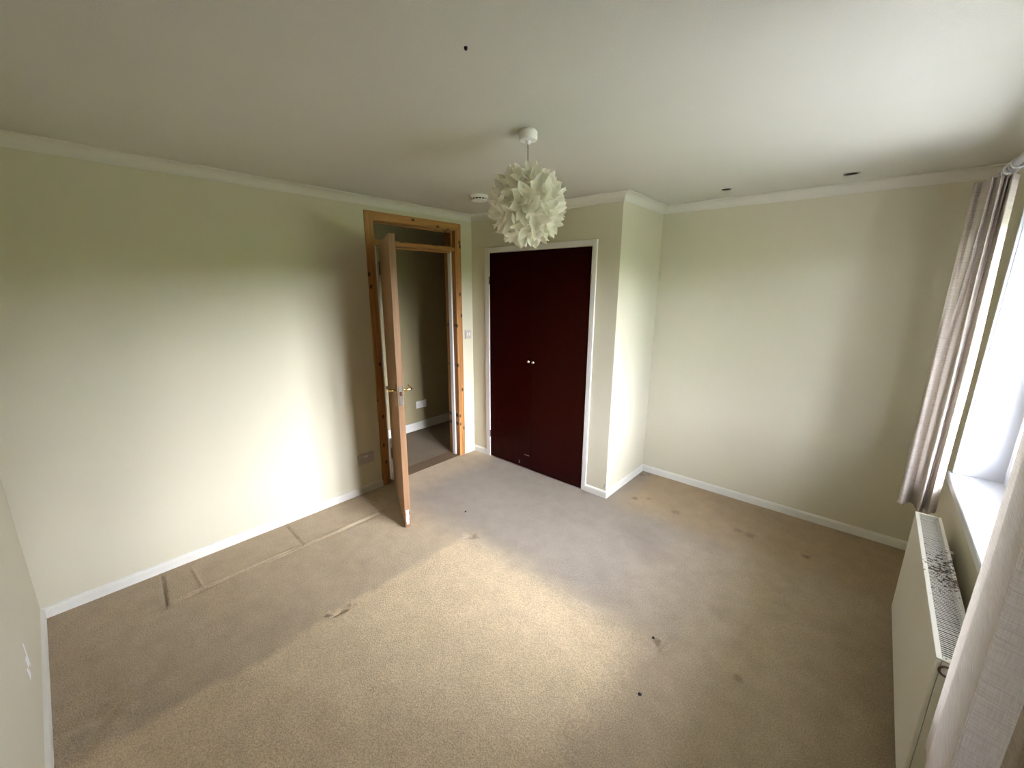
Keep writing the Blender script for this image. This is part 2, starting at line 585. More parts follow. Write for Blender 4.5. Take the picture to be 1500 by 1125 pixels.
bm = bmesh.new(); box(bm, 0, W + .3, -.15, 0, -.02, H)
tag(build('wall_near', bm, M_wall), 'cream near wall at the left edge with filler patches', 'wall', kind='structure')
GY0, GY1, GZ0, GZ1 = 1.34, 3.14, .735, 2.05    # window hole
bm = bmesh.new()
box(bm, W, W + .3, 0, GY0, -.3, H); box(bm, W, W + .3, GY1, L2, -.3, H)
box(bm, W, W + .3, GY0, GY1, -.3, GZ0); box(bm, W, W + .3, GY0, GY1, GZ1, H)
tag(build('wall_right', bm, M_wall), 'cream window wall behind the radiator', 'wall', kind='structure')
bm = bmesh.new(); box(bm, -1.15, W + .3, -.15, 4.6, H, H + .15)
tag(build('ceiling', bm, M_ceil), 'off-white textured ceiling', 'ceiling', kind='structure')
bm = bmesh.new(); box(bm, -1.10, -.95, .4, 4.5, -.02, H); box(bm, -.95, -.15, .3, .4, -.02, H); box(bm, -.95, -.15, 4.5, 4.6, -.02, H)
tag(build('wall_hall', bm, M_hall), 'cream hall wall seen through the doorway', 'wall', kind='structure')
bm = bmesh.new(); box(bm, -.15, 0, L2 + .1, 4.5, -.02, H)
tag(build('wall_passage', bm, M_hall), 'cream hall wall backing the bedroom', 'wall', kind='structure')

bm = bmesh.new(); box(bm, W + .3, W + 1.12, -.6, 4.9, 2.16, 2.20); box(bm, W + 1.12, W + 1.145, -.6, 4.9, 2.13, 2.32); box(bm, W + .3, W + 1.12, -.6, 4.9, 2.28, 2.45)  # eaves added out of view to keep steep sky light off the floor
tag(build('added_eaves', bm, M_white), 'unseen white eaves added above the window to darken the floor near it', 'eaves', kind='structure')

POLY = [(0, 0), (W, 0), (W, L2), (A, L2), (A, L1), (0, L1)]


def run_strip(name, i, prof, mat, label, t0=None, t1=None, cat='trim'):
    """sweep prof = [(out from wall, z)] along wall i of the room, mitred at the corners unless t0 / t1 cut it short"""
    n = len(POLY)
    P = [Vector((*p, 0)) for p in POLY]
    a, b = P[i], P[(i + 1) % n]
    d = (b - a).normalized()
    nrm = Vector((-d.y, d.x, 0))
    dp = (a - P[i - 1]).normalized(); np_ = Vector((-dp.y, dp.x, 0))
    dn = (P[(i + 2) % n] - b).normalized(); nn = Vector((-dn.y, dn.x, 0))
    def corner(pt, n1, n2, o): return pt + (n1 + n2) * o
    bm = bmesh.new()
    A_, B_ = [], []
    for o, z in prof:
        pa = corner(a, np_, nrm, o) if t0 is None else a + d * t0 + nrm * o
        pb = corner(b, nrm, nn, o) if t1 is None else a + d * t1 + nrm * o
        A_.append(bm.verts.new(pa + Vector((0, 0, z)))); B_.append(bm.verts.new(pb + Vector((0, 0, z))))
    m = len(prof)
    for k in range(m):
        k2 = (k + 1) % m
        bm.faces.new((A_[k], A_[k2], B_[k2], B_[k]))
    bm.faces.new(A_[::-1]); bm.faces.new(B_)
    return tag(build(name, bm, mat), label, cat, kind='structure')


CD, CP = .058, .062
cov = [(0, H), (0, H - CD), (.006, H - CD), (.009, H - CD + .006)]
for k in range(1, 7):
    a = k / 7 * math.pi / 2
    cov.append((.009 + (CP - .016) * (1 - math.cos(a)), H - CD + .006 + (CD - .014) * math.sin(a)))
cov += [(CP - .004, H - .007), (CP, H - .005), (CP, H)]
for n_, (i, lab) in enumerate([(5, 'white cove cornice along the left wall'), (4, 'white cove cornice above the wardrobe'), (3, 'white cove cornice on the short return wall'),
                               (2, 'white cove cornice along the far wall'), (0, 'white cove cornice along the near wall')]):
    run_strip('trim_%d' % (n_ + 1), i, cov, M_cornice, lab, cat='cornice', t0=0.0 if i == 2 else None, t1=W if i == 0 else None)
sk = [(0, 0), (.013, 0), (.013, .047), (.010, .054), (.006, .056), (.006, .058), (0, .060)]
run_strip('baseboard_left', 5, sk, M_skirt, 'white skirting along the left wall up to the pine doorway', t0=L1 - 1.952, cat='skirting')
run_strip('baseboard_corner', 5, sk, M_skirt, 'short white skirting between doorway and corner', t1=L1 - 2.892, cat='skirting')
run_strip('baseboard_back', 4, sk, M_skirt, 'short white skirting right of the wardrobe doors', t1=A - FX1, cat='skirting')
run_strip('baseboard_side', 4, sk, M_skirt, 'short white skirting left of the wardrobe doors', t0=A - FX0, cat='skirting')
run_strip('baseboard_alcove', 3, sk, M_skirt, 'white skirting along the short return wall', cat='skirting')
run_strip('baseboard_far', 2, sk, M_skirt, 'white skirting along the far wall', cat='skirting')
run_strip('baseboard_right', 1, sk, M_skirt, 'white skirting under the radiator', cat='skirting')
run_strip('baseboard_near', 0, sk, M_skirt, 'white skirting along the near wall', cat='skirting')
bm = bmesh.new(); box(bm, -.95, -.932, .4, 4.5, 0, .10, .004)
tag(build('baseboard_hall', bm, M_skirt), 'tall white skirting along the dim hall wall', 'skirting', kind='structure')

# ------------------------------------------------------------------ pine doorway and its open door
door = empty('door_1', (0, 2.42, 0), 'pine framed doorway with a wood veneer door standing open', 'door', kind='structure')
YI0, YI1, ZT0, ZT1, ZH = 2.024, 2.834, 1.973, 2.004, 2.146
AX = .017


def prism(bm, pts, ax0, ax1, axis='X'):
    """extrude a polygon of (y, z) from x=ax0 to ax1"""
    a = [bm.verts.new((ax0, y, z)) for y, z in pts]
    b = [bm.verts.new((ax1, y, z)) for y, z in pts]
    bm.faces.new(a[::-1]); bm.faces.new(b)
    for k in range(len(pts)):
        k2 = (k + 1) % len(pts)
        bm.faces.new((a[k], a[k2], b[k2], b[k]))


def bev(bm, off=.003):
    bmesh.ops.recalc_face_normals(bm, faces=bm.faces)
    bmesh.ops.bevel(bm, geom=list(bm.edges), offset=off, segments=2, profile=.5, affect='EDGES')


yo0, yo1, zo = 1.952, 2.892, 2.210
yi0, yi1, zi = 2.018, 2.822, 2.149
bm = bmesh.new(); prism(bm, [(yo0, 0), (yi0, 0), (yi0, zi), (yo0, zo)], 0, AX); bev(bm); build('architrave', bm, M_pine_v, door)
bm = bmesh.new(); prism(bm, [(yi1, 0), (yo1, 0), (yo1, zo), (yi1, zi)], 0, AX); bev(bm); build('architrave', bm, M_pine_v, door)
bm = bmesh.new(); prism(bm, [(yo0, zo), (yi0, zi), (yi1, zi), (yo1, zo)], 0, AX); bev(bm); build('architrave', bm, M_pine_h, door)
bm = bmesh.new(); box(bm, -.15, 0, DY0, YI0, 0, DZ, .001, 1); build('lining', bm, M_pine_v, door)
bm = bmesh.new(); box(bm, -.15, 0, YI1, DY1, 0, DZ, .001, 1); build('lining', bm, M_pine_v, door)
bm = bmesh.new(); box(bm, -.15, 0, YI0, YI1, ZH, DZ, .001, 1); build('lining', bm, M_pine_h, door)
bm = bmesh.new(); box(bm, -.10, .006, YI0, YI1, ZT0, ZT1, .003, 2); build('transom_bar', bm, M_pine_h, door)
for y0, y1 in ((YI0, YI0 + .046), (YI1 - .018, YI1)):
    bm = bmesh.new(); box(bm, -.090, -.047, y0, y1, 0, ZT0, .002, 1)
    tag(build('door_stop', bm, M_white, door), 'white painted door stop')
bm = bmesh.new(); box(bm, -.090, -.047, YI0 + .046, YI1 - .018, ZT0 - .012, ZT0, .002, 1); build('door_stop', bm, M_pine_h, door)
for y0, y1, z0, z1 in ((YI0, YI0 + .014, ZT1, ZH), (YI1 - .014, YI1, ZT1, ZH), (YI0 + .014, YI1 - .014, ZT1, ZT1 + .012), (YI0 + .014, YI1 - .014, ZH - .012, ZH)):
    bm = bmesh.new(); box(bm, -.052, -.036, y0, y1, z0, z1, .002, 1); build('glazing_bead', bm, M_pine_h if y1 - y0 > .1 else M_pine_v, door)
bm = bmesh.new(); box(bm, -.060, -.055, YI0 + .002, YI1 - .002, ZT1 + .001, ZH - .001)
tag(build('fanlight_pane', bm, M_fan, door), 'clear glass above the door')
bm = bmesh.new(); box(bm, -.15, 0.0, YI0, YI1, -.02, .002); build('threshold', bm, M_thr, door)

# leaf, modelled closed along +y from the hinge line and swung open
LW, LT, LZ0, LZ1 = .765, .040, .012, 1.971
leaf_M = Matrix.Translation((.022, 2.050, 0)) @ Matrix.Rotation(math.radians(-117.3), 4, 'Z')


def leafpart(name, bm, mat, parent, smooth=False):
    bmesh.ops.transform(bm, matrix=leaf_M, verts=bm.verts)
    return build(name, bm, mat, parent, smooth)


bm = bmesh.new(); box(bm, -LT, 0, 0, LW - .010, LZ0, LZ1, .0015, 1)
leaf = leafpart('door_leaf', bm, M_leaf, door)
leaf['label'] = 'plain wood veneer door standing half open'
bm = bmesh.new(); box(bm, -LT, 0, LW - .010, LW, LZ0, LZ1, .0015, 1)
leafpart('edge_lipping', bm, M_lip, leaf)
zh = .975
for sgn, x0 in ((1, 0.0), (-1, -LT)):
    bm = bmesh.new()
    box(bm, x0 if sgn > 0 else x0 - .006, x0 + .006 if sgn > 0 else x0, LW - .075, LW - .035, zh - .09, zh + .06, .002, 2)
    yb = LW - .055
    zl = zh + .02
    pts = [(x0, yb, zl), (x0 + sgn * .045, yb, zl), (x0 + sgn * .056, yb - .012, zl), (x0 + sgn * .058, yb - .05, zl), (x0 + sgn * .058, yb - .085, zl - .003), (x0 + sgn * .050, yb - .108, zl + .004)]
    tube(bm, pts, [.009, .009, .009, .008, .0075, .006], 12)
    h = leafpart('lever_handle', bm, M_brass, leaf)
    h['label'] = 'brass lever handle'
bm = bmesh.new(); box(bm, -LT + .008, -.008, LW, LW + .0015, zh - .075, zh + .06, .0005, 1)
leafpart('latch_plate', bm, M_steel, leaf)
bm = bmesh.new(); box(bm, -LT + .013, -.013, LW + .001, LW + .009, zh - .005, zh + .022, .002, 1)
leafpart('latch_bolt', bm, M_bronze, leaf)
# ragged white filler patch at the foot of the closing edge
bm = bmesh.new()
k = 15
lft, rgt = [], []
for i in range(k):
    z = .035 + i * .112 / (k - 1)
    lft.append(bm.verts.new((-.008 - random.random() * .004, LW + .0012, z))); rgt.append(bm.verts.new((-.026 - random.random() * .006, LW + .0012, z)))
for i in range(k - 1):
    bm.faces.new((lft[i], lft[i + 1], rgt[i + 1], rgt[i]))
bmesh.ops.solidify(bm, geom=bm.faces[:], thickness=.0012)
tag(leafpart('filler_patch', bm, M_filler, leaf), 'white filler patch')
for z in (1.80, .27):
    bm = bmesh.new()
    tube(bm, [(.003, -.012, z - .05), (.003, -.012, z + .05)], .0065, 10)
    box(bm, -.030, .004, -.0035, -.0005, z - .05, z + .05)
    leafpart('hinge', bm, M_bronze, leaf)

# ------------------------------------------------------------------ fitted wardrobe
wd = empty('fitted_wardrobe', (.77, L1, 0), 'built-in wardrobe with glossy dark red double doors in a white frame', 'wardrobe')
yf = L1 - .012
bm = bmesh.new(); box(bm, FX0, WX0, yf, L1 + .08, 0, FZ, .003, 2); build('frame_post', bm, M_white, wd)
bm = bmesh.new(); box(bm, WX1, FX1, yf, L1 + .08, 0, FZ, .003, 2); build('frame_post', bm, M_white, wd)
bm = bmesh.new(); box(bm, WX0, WX1, yf, L1 + .08, WZ, FZ, .003, 2); build('frame_head', bm, M_white, wd)
bm = bmesh.new(); box(bm, .05, A - .1, L1 + .5, L1 + .52, 0, 2.1); build('back_panel', bm, M_white, wd)
SP = .757
for x0, x1, yd, kx, hx in ((WX0 + .002, SP - .0015, L1 - .004, SP - .030, WX0), (SP + .0015, WX1 - .002, L1 - .008, SP + .024, WX1)):
    bm = bmesh.new(); box(bm, x0, x1, yd, yd + .024, .008, WZ - .003, .002, 2)
    d = build('wardrobe_door', bm, M_mahog, wd)
    bm = bmesh.new(); lathe(bm, [(.009, 0), (.0065, -.006), (.006, -.012), (.012, -.018), (.0135, -.024), (.010, -.030), (.003, -.0325)], 20, (kx, yd, 1.026), 'Y')
    tag(build('knob', bm, M_chrome, d, True), 'bright round knob')
    for z in (1.72, .24):
        bm = bmesh.new(); tube(bm, [(hx, yd - .004, z - .035), (hx, yd - .004, z + .035)], .005, 8)
        build('hinge', bm, M_bronze, d)
    if kx < SP:
        bm = bmesh.new(); box(bm, .615, .621, yd - .004, yd, .035, .065, .001, 1)
        tag(build('floor_bolt', bm, M_steel, d), 'small metal bolt at the foot')
        bm = bmesh.new(); box(bm, .68, .735, yd - .0012, yd, .135, .139)
        tag(build('scratch', bm, M_scuff, d), 'pale scratch')

# chipped plaster at the foot of the outer corner
bm = bmesh.new()
for (u, z, w, h) in ((-.016, .09, .012, .03), (-.008, .12, .006, .05), (-.024, .08, .008, .012)):
    box(bm, A + u, A + u + w, L1 - .0012, L1 + .001, z, z + h)
tag(build('wall_chip', bm, M_scuff), 'grey chipped paint low on the outer wall corner', 'mark', kind='structure')
# filler patches on the near wall
bm = bmesh.new()
for (x, z, w, h) in ((.815, .262, .042, .016), (.79, .30, .03, .022), (.755, .31, .016, .055), (.83, .288, .018, .012)):
    vs = [(x - w / 2 + random.uniform(-.004, .004), z - h), (x + w / 2, z - h + random.uniform(0, .006)), (x + w / 2 + .004, z + h), (x - w / 2 + .006, z + h * .8)]
    a = [bm.verts.new((p, .0, q)) for p, q in vs]; b = [bm.verts.new((p, .0012, q)) for p, q in vs]
    bm.faces.new(a); bm.faces.new(b[::-1])
    for q in range(4): bm.faces.new((a[q], a[(q + 1) % 4], b[(q + 1) % 4], b[q]))
tag(build('wall_filler', bm, M_filler), 'white filler dabs on the near wall', 'filler', kind='structure')

# ------------------------------------------------------------------ window
win = empty('window_1', (W + .12, 2.12, GZ0), 'white plastic window in a deep white reveal', 'window', kind='structure')
xf0, xf1 = W + .165, W + .235
RV = .010
for nm, (y0, y1, z0, z1) in (('reveal_lining', (GY0, GY0 + RV, .77, GZ1)), ('reveal_lining', (GY1 - RV, GY1, .77, GZ1)), ('reveal_lining', (GY0 + RV, GY1 - RV, GZ1 - RV, GZ1))):
    bm = bmesh.new(); box(bm, W - .004, xf1, y0, y1, z0, z1, .002, 1); build(nm, bm, M_upvc, win)
for y0, y1 in ((GY0 - .0, GY0 + .022), (GY1 - .022, GY1)):
    bm = bmesh.new(); box(bm, W + .008, W + .014, y0 if y0 < 2 else GY1 - RV - .004, GY0 + RV + .004 if y0 < 2 else y1, .77, GZ1 - RV); build('reveal_bead', bm, M_upvc, win)
bm = bmesh.new(); box(bm, W - .018, xf1, GY0 - .03, GY1 + .03, .728, .770, .008, 3); 
sill = build('window_sill', bm, M_upvc, win)
fy0, fy1, fz0, fz1 = GY0 + RV, GY1 - RV, .770, GZ1 - RV
fw = .055
bm = bmesh.new()
box(bm, xf0, xf1, fy0, fy0 + fw, fz0, fz1, .004, 2); box(bm, xf0, xf1, fy1 - fw, fy1, fz0, fz1, .004, 2)
box(bm, xf0, xf1, fy0 + fw, fy1 - fw, fz0, fz0 + fw, .004, 2); box(bm, xf0, xf1, fy0 + fw, fy1 - fw, fz1 - fw, fz1, .004, 2)
build('window_frame', bm, M_upvc, win)
n_c = 3
mw = .06
cw = ((fy1 - fy0) - 2 * fw - (n_c - 1) * mw) / n_c
for c in range(n_c):
    a = fy0 + fw + c * (cw + mw); b = a + cw
    if c < n_c - 1:
        bm = bmesh.new(); box(bm, xf0, xf1, b, b + mw, fz0 + fw, fz1 - fw, .004, 2); build('mullion', bm, M_upvc, win)
    s = .045
    zz0, zz1 = fz0 + fw, fz1 - fw
    bm = bmesh.new()
    box(bm, xf0 - .012, xf1 - .015, a, a + s, zz0, zz1, .003, 2); box(bm, xf0 - .012, xf1 - .015, b - s, b, zz0, zz1, .003, 2)
    box(bm, xf0 - .012, xf1 - .015, a + s, b - s, zz0, zz0 + s, .003, 2); box(bm, xf0 - .012, xf1 - .015, a + s, b - s, zz1 - s, zz1, .003, 2)
    cs = build('casement', bm, M_upvc, win)
    bm = bmesh.new(); box(bm, xf0 + .02, xf0 + .026, a + s - .004, b - s + .004, zz0 + s - .004, zz1 - s + .004); build('pane', bm, M_glass, cs)
    bm = bmesh.new(); box(bm, xf0 - .022, xf0 - .012, a + .012, a + .032, 1.22, 1.30, .003, 2); box(bm, xf0 - .042, xf0 - .022, a + .016, a + .028, 1.26, 1.36, .004, 2)
    build('window_handle', bm, M_upvc, cs)

# ------------------------------------------------------------------ radiator
rad = empty('radiator', (3.285, 2.31, .10), 'white panel radiator with a rust flecked top grille under the window', 'radiator')
RX0, RX1, RY0, RY1, RZ0, RZ1 = 3.2435, 3.330, 1.782, 2.842, .105, .632
bm = bmesh.new(); box(bm, RX0, RX0 + .012, RY0, RY1, RZ0, RZ1 - .002, .005, 3); build('front_panel', bm, M_enamel, rad)
bm = bmesh.new(); box(bm, RX1 - .012, RX1, RY0, RY1, RZ0, RZ1 - .002, .005, 3); build('rear_panel', bm, M_enamel, rad)
for y0, y1 in ((RY0, RY0 + .003), (RY1 - .003, RY1)):
    bm = bmesh.new(); box(bm, RX0 + .012, RX1 - .012, y0, y1, RZ0 + .01, RZ1 - .004, .001, 1); build('side_panel', bm, M_enamel, rad)
bm = bmesh.new(); box(bm, RX0 + .014, RX1 - .014, RY0 + .006, RY1 - .006, RZ0 + .03, RZ1 - .014); tag(build('slot_shade', bm, M_dark, rad), 'dark block standing in for shade under the grille')  # shade between the slats, painted as a dark block beneath them
bm = bmesh.new()
box(bm, RX0 - .001, RX0 + .013, RY0 - .001, RY1 + .001, RZ1 - .002, RZ1 + .004, .002, 2); box(bm, RX1 - .011, RX1 + .001, RY0 - .001, RY1 + .001, RZ1 - .002, RZ1 + .004, .002, 2)
box(bm, RX0 + .013, RX1 - .011, RY0 - .001, RY0 + .016, RZ1 - .002, RZ1 + .004, .002, 2); box(bm, RX0 + .013, RX1 - .011, RY1 - .016, RY1 + .001, RZ1 - .002, RZ1 + .004, .002, 2)
gf = build('grille_frame', bm, M_grille, rad)
n_s = 104
me0 = None
for k in range(n_s):
    y = RY0 + .021 + k * (RY1 - RY0 - .042) / (n_s - 1)
    if me0 is None:
        bm = bmesh.new(); box(bm, RX0 + .012, RX1 - .010, -.0019, .0019, -.0006, .0008)
        s0 = build('slat', bm, M_grille, gf); me0 = s0.data
        s0.location = (0, y, RZ1 + .001)
    else:
        s = s0.copy(); col.objects.link(s); s.location = (0, y, RZ1 + .001 + random.uniform(-.0006, .0006))
# embossed emblem on the end panel
bm = bmesh.new(); torus(bm, (3.270, RY0 - .001, .602), .0155, .0032, 'Y', 22, 8, math.radians(60), math.radians(290)); 
tag(build('emblem', bm, paint('emblem_brown', (.10, .06, .04), .4), rad), 'dark curved emblem')
bm = bmesh.new(); lathe(bm, [(.0075, .0), (.0075, -.002), (.003, -.004)], 14, (3.272, RY0, .602), 'Y'); tag(build('emblem_centre', bm, M_plastic, rad), 'white emblem centre')
bm = bmesh.new(); lathe(bm, [(.002, 0), (.002, .0012)], 10, (RX0 + .020, RY0 + .008, RZ1 + .0038), 'Z'); build('grille_screw', bm, M_dark, rad)
for y in (1.95, 2.67):
    bm = bmesh.new(); box(bm, RX1, W, y - .015, y + .015, .18, .56, .002, 1); build('wall_bracket', bm, M_enamel, rad)
for y, e in ((RY0 + .0, -1), (RY1, 1)):
    bm = bmesh.new(); lathe(bm, [(.011, 0), (.011, .03 * e), (.014, .032 * e), (.014, .06 * e), (.009, .064 * e)], 14, (3.287, y, .15), 'Y')
    v = build('valve', bm, M_plastic if e > 0 else M_chrome, rad)
    bm = bmesh.new(); tube(bm, [(3.287, y + e * .045, .15), (3.287, y + e * .045, .0)], .0075, 10); build('pipe', bm, M_enamel, v)

# ------------------------------------------------------------------ curtains and pole
PX, PZ = 3.292, 2.165
pole = empty('curtain_pole', (PX, 2.0, PZ), 'grey metal curtain pole on the window wall', 'curtain pole')
bm = bmesh.new(); tube(bm, [(PX, .62, PZ), (PX, 3.13, PZ)], .014, 18); build('rod', bm, M_pole, pole)
for y, e in ((.62, -1), (3.13, 1)):
    bm = bmesh.new(); lathe(bm, [(.014, 0), (.017, .004 * e), (.017, .016 * e), (.013, .022 * e), (.019, .032 * e), (.022, .046 * e), (.018, .060 * e), (.006, .068 * e)], 20, (PX, y, PZ), 'Y'); build('finial', bm, M_pole, pole)
for y in (.74, 3.075):
    bm = bmesh.new()
    torus(bm, (PX, y, PZ), .019, .004, 'Y', 20, 8)
    tube(bm, [(PX + .018, y, PZ), (W - .006, y, PZ)], .007, 12)
    lathe(bm, [(.026, 0), (.026, -.005), (.018, -.009)], 20, (W, y, PZ), 'X')
    build('bracket', bm, M_pole, pole)


def catmull(pts, n):
    P = [Vector(p) for p in pts]
    P = [P[0] * 2 - P[1]] + P + [P[-1] * 2 - P[-2]]
    out = []
    segs = len(P) - 3
    for s in range(segs):
        for k in range(n):
            t = k / n
            a, b, c, d = P[s:s + 4]
            out.append(.5 * ((2 * b) + (c - a) * t + (2 * a - 5 * b + 4 * c - d) * t * t + (3 * b - a - 3 * c + d) * t ** 3))
    out.append(P[-2])
    return out


def curtain(name, top, bot, z1, z0, rows, label, ring_ys):
    root = empty(name, (top[0][0], top[0][1], z0), label, 'curtain', 'linen curtains at the window')
    T, B = catmull(top, 7), catmull(bot, 7)
    n = len(T)
    def grid(nm, za, zb, rws, off=0.0, uvo=0.0):
        me = bpy.data.meshes.new(nm)
        vs, fs, uvs = [], [], []
        L = [0]
        for a, b in zip(B, B[1:]): L.append(L[-1] + (b - a).length)
        for r in range(rws + 1):
            z = za + (zb - za) * r / rws
            f = (z1 - z) / (z1 - z0)
            for i in range(n):
                g = min(1, f * 1.6)
                p = T[i].lerp(B[i], g * g * (3 - 2 * g))
                w = .0022 * math.sin(z * 5 + i * .05) * f + .0012 * noise.noise(Vector((i * .2, z * 3, 0)))
                q = T[min(i + 1, n - 1)].lerp(B[min(i + 1, n - 1)], f) - T[max(i - 1, 0)].lerp(B[max(i - 1, 0)], f)
                nrm = Vector((-q.y, q.x)).normalized() if q.length > 1e-6 else Vector((0, 0))
                p2 = p + nrm * (w + off)
                vs.append((p2.x, p2.y, z + .004 * noise.noise(Vector((i * .15, 0, 0))) * f))
                uvs.append((L[i], z))
        for r in range(rws):
            for i in range(n - 1):
                a = r * n + i
                fs.append((a, a + 1, a + n + 1, a + n))
        me.from_pydata(vs, [], fs)
        uv = me.uv_layers.new(name='UVMap')
        for p in me.polygons:
            p.use_smooth = True
            for li in p.loop_indices:
                uv.data[li].uv = uvs[me.loops[li].vertex_index]
        return me
    link('drape', grid('drape', z1 - .06, z0 + .085, rows), M_fabric, root)
    link('hem', grid('hem', z0 + .085, z0, 4), M_hem, root)
    link('heading', grid('heading', z1, z1 - .06, 4), M_hem, root)
    for y in ring_ys:
        bm = bmesh.new()
        torus(bm, (PX, y, PZ - .006), .0205, .0025, 'Y', 22, 8)
        tube(bm, [(PX, y, PZ - .026), (PX, y, z1 + .003)], .0018, 8)
        build('ring', bm, M_pole, pole)
    return root


far_bot = [(3.325, 2.975), (3.322, 2.952), (3.307, 2.930), (3.290, 2.906), (3.284, 2.955), (3.279, 2.968), (3.273, 2.94), (3.266, 2.915), (3.258, 2.913), (3.252, 2.93), (3.249, 2.965), (3.245, 2.99),
           (3.234, 3.01), (3.222, 2.995), (3.212, 2.965), (3.200, 2.95), (3.189, 2.958), (3.187, 3.00), (3.198, 3.05), (3.24, 3.08), (3.31, 3.095), (3.335, 3.12), (3.30, 3.145), (3.23, 3.17)]
far_top = [(3.311, 2.975), (3.308, 2.950), (3.297, 2.926), (3.283, 2.906), (3.281, 2.955), (3.277, 2.945), (3.272, 2.92), (3.267, 2.95), (3.262, 2.93), (3.254, 2.915), (3.248, 2.94), (3.241, 2.96),
           (3.235, 2.935), (3.229, 2.93), (3.225, 2.98), (3.215, 3.03), (3.200, 3.02), (3.191, 3.03), (3.20, 3.07), (3.24, 3.09), (3.30, 3.10), (3.33, 3.12), (3.29, 3.145), (3.23, 3.17)]
curtain('curtain', far_top, far_bot, 2.115, .61, 40, 'far beige linen curtain bunched beyond the radiator against the far end of window', (2.93, 2.98, 3.03, 3.12))
near_bot = [(3.255, 1.51), (3.227, 1.485), (3.203, 1.43), (3.199, 1.39), (3.198, 1.345), (3.189, 1.32), (3.182, 1.22), (3.176, 1.148), (3.176, 1.136), (3.184, 1.129), (3.235, 1.117), (3.300, 1.10), (3.325, 1.05),
            (3.28, .97), (3.21, .93), (3.160, .895), (3.152, .875), (3.162, .855), (3.23, .82), (3.28, .78), (3.285, .73), (3.25, .70)]
near_top = [(x + .012, y + (.04 if k < 9 else .02)) for k, (x, y) in enumerate(near_bot)]
curtain('curtain', near_top, near_bot, 2.115, .655, 40, 'near beige linen curtain at the right edge, lit through beside the window', (.78, .90, 1.04, 1.17, 1.30, 1.42, 1.52))

# ------------------------------------------------------------------ pendant lamp
LX, LY = 1.753, 1.720
lamp = empty('pendant_lamp', (LX, LY, H), 'white globe pendant shade of curled plastic petals hanging from the ceiling', 'lamp')
bm = bmesh.new(); lathe(bm, [(.030, 0), (.030, -.006), (.036, -.007), (.0385, -.009), (.0385, -.036), (.035, -.041), (.012, -.043), (.010, -.05), (.005, -.056)], 32, (LX, LY, H), 'Z'); build('ceiling_rose', bm, M_plastic, lamp)
CZ = 2.004
bm = bmesh.new(); tube(bm, [(LX, LY, H - .05), (LX - .001, LY, 2.25), (LX, LY, 2.15), (LX, LY, CZ + .06)], .0028, 10); build('flex', bm, M_dull, lamp)
bm = bmesh.new(); lathe(bm, [(.012, .075), (.018, .06), (.020, .02), (.020, -.015), (.015, -.02)], 20, (LX, LY, CZ), 'Z'); build('lamp_holder', bm, M_plastic, lamp)
bm = bmesh.new()
t = bmesh.new(); bmesh.ops.create_uvsphere(t, u_segments=28, v_segments=18, radius=.118)
for f in t.faces: f.smooth = True
top = [v for v in t.verts if v.co.z > .110]
bmesh.ops.delete(t, geom=top, context='VERTS')
merge(bm, t, 0, Matrix.Translation((LX, LY, CZ)))
build('inner_globe', bm, M_petal, lamp, True)


def petal_mesh(seed):
    rnd = random.Random(seed)
    bm = bmesh.new()
    nl, nw = 7, 4
    Lp, Wp = .072 + rnd.uniform(-.008, .008), .038 + rnd.uniform(-.006, .006)
    curl = rnd.uniform(1.0, 1.7)
    twist = rnd.uniform(-.7, .7)
    rows = []
    x, z, a = 0.0, 0.0, rnd.uniform(.05, .35)
    for i in range(nl + 1):
        t_ = i / nl
        w = Wp * (math.sin(math.pi * min(1, .20 + t_ * .80)) ** .7) * (1 if t_ < .98 else .15)
        row = []
        for j in range(nw + 1):
            s = j / nw - .5
            cup = .55 * w * (s * s * 4) * .5
            y = s * w
            ca, sa = math.cos(twist * t_), math.sin(twist * t_)
            lz = cup
            y2, z2 = y * ca - lz * sa, y * sa + lz * ca
            row.append(bm.verts.new((x - z2 * math.sin(a), y2, z + z2 * math.cos(a))))
        rows.append(row)
        a += curl / nl * (1 if t_ < .75 else -.6)
        x += Lp / nl * math.cos(a); z += Lp / nl * math.sin(a)
    for r0, r1 in zip(rows, rows[1:]):
        for j in range(nw):
            f = bm.faces.new((r0[j], r0[j + 1], r1[j + 1], r1[j])); f.smooth = True
    me = bpy.data.meshes.new('petal')
    bm.to_mesh(me); bm.free()
    me.materials.append(M_petal)
    return me


variants = [petal_mesh(s) for s in range(6)]
NP = 230
gold = math.pi * (3 - math.sqrt(5))
rp = random.Random(3)
for k in range(NP):
    zz = 1 - 2 * (k + .5) / NP
    if zz > .95: continue
    rr = math.sqrt(1 - zz * zz)
    n = Vector((rr * math.cos(k * gold), rr * math.sin(k * gold), zz))
    u = n.cross(Vector((0, 0, 1)) if abs(n.z) < .9 else Vector((1, 0, 0))).normalized()
    v = n.cross(u)
    a = rp.uniform(0, 2 * math.pi)
    e = u * math.cos(a) + v * math.sin(a)
    f = n.cross(e)
    o = bpy.data.objects.new('petal', variants[k % 6])
    col.objects.link(o)
    o.parent = lamp
    Mx = Matrix((e, f, n)).transposed().to_4x4()
    Mx.translation = Vector((LX, LY, CZ)) + n * .119 - e * .018 - lamp.location
    o.matrix_local = Mx

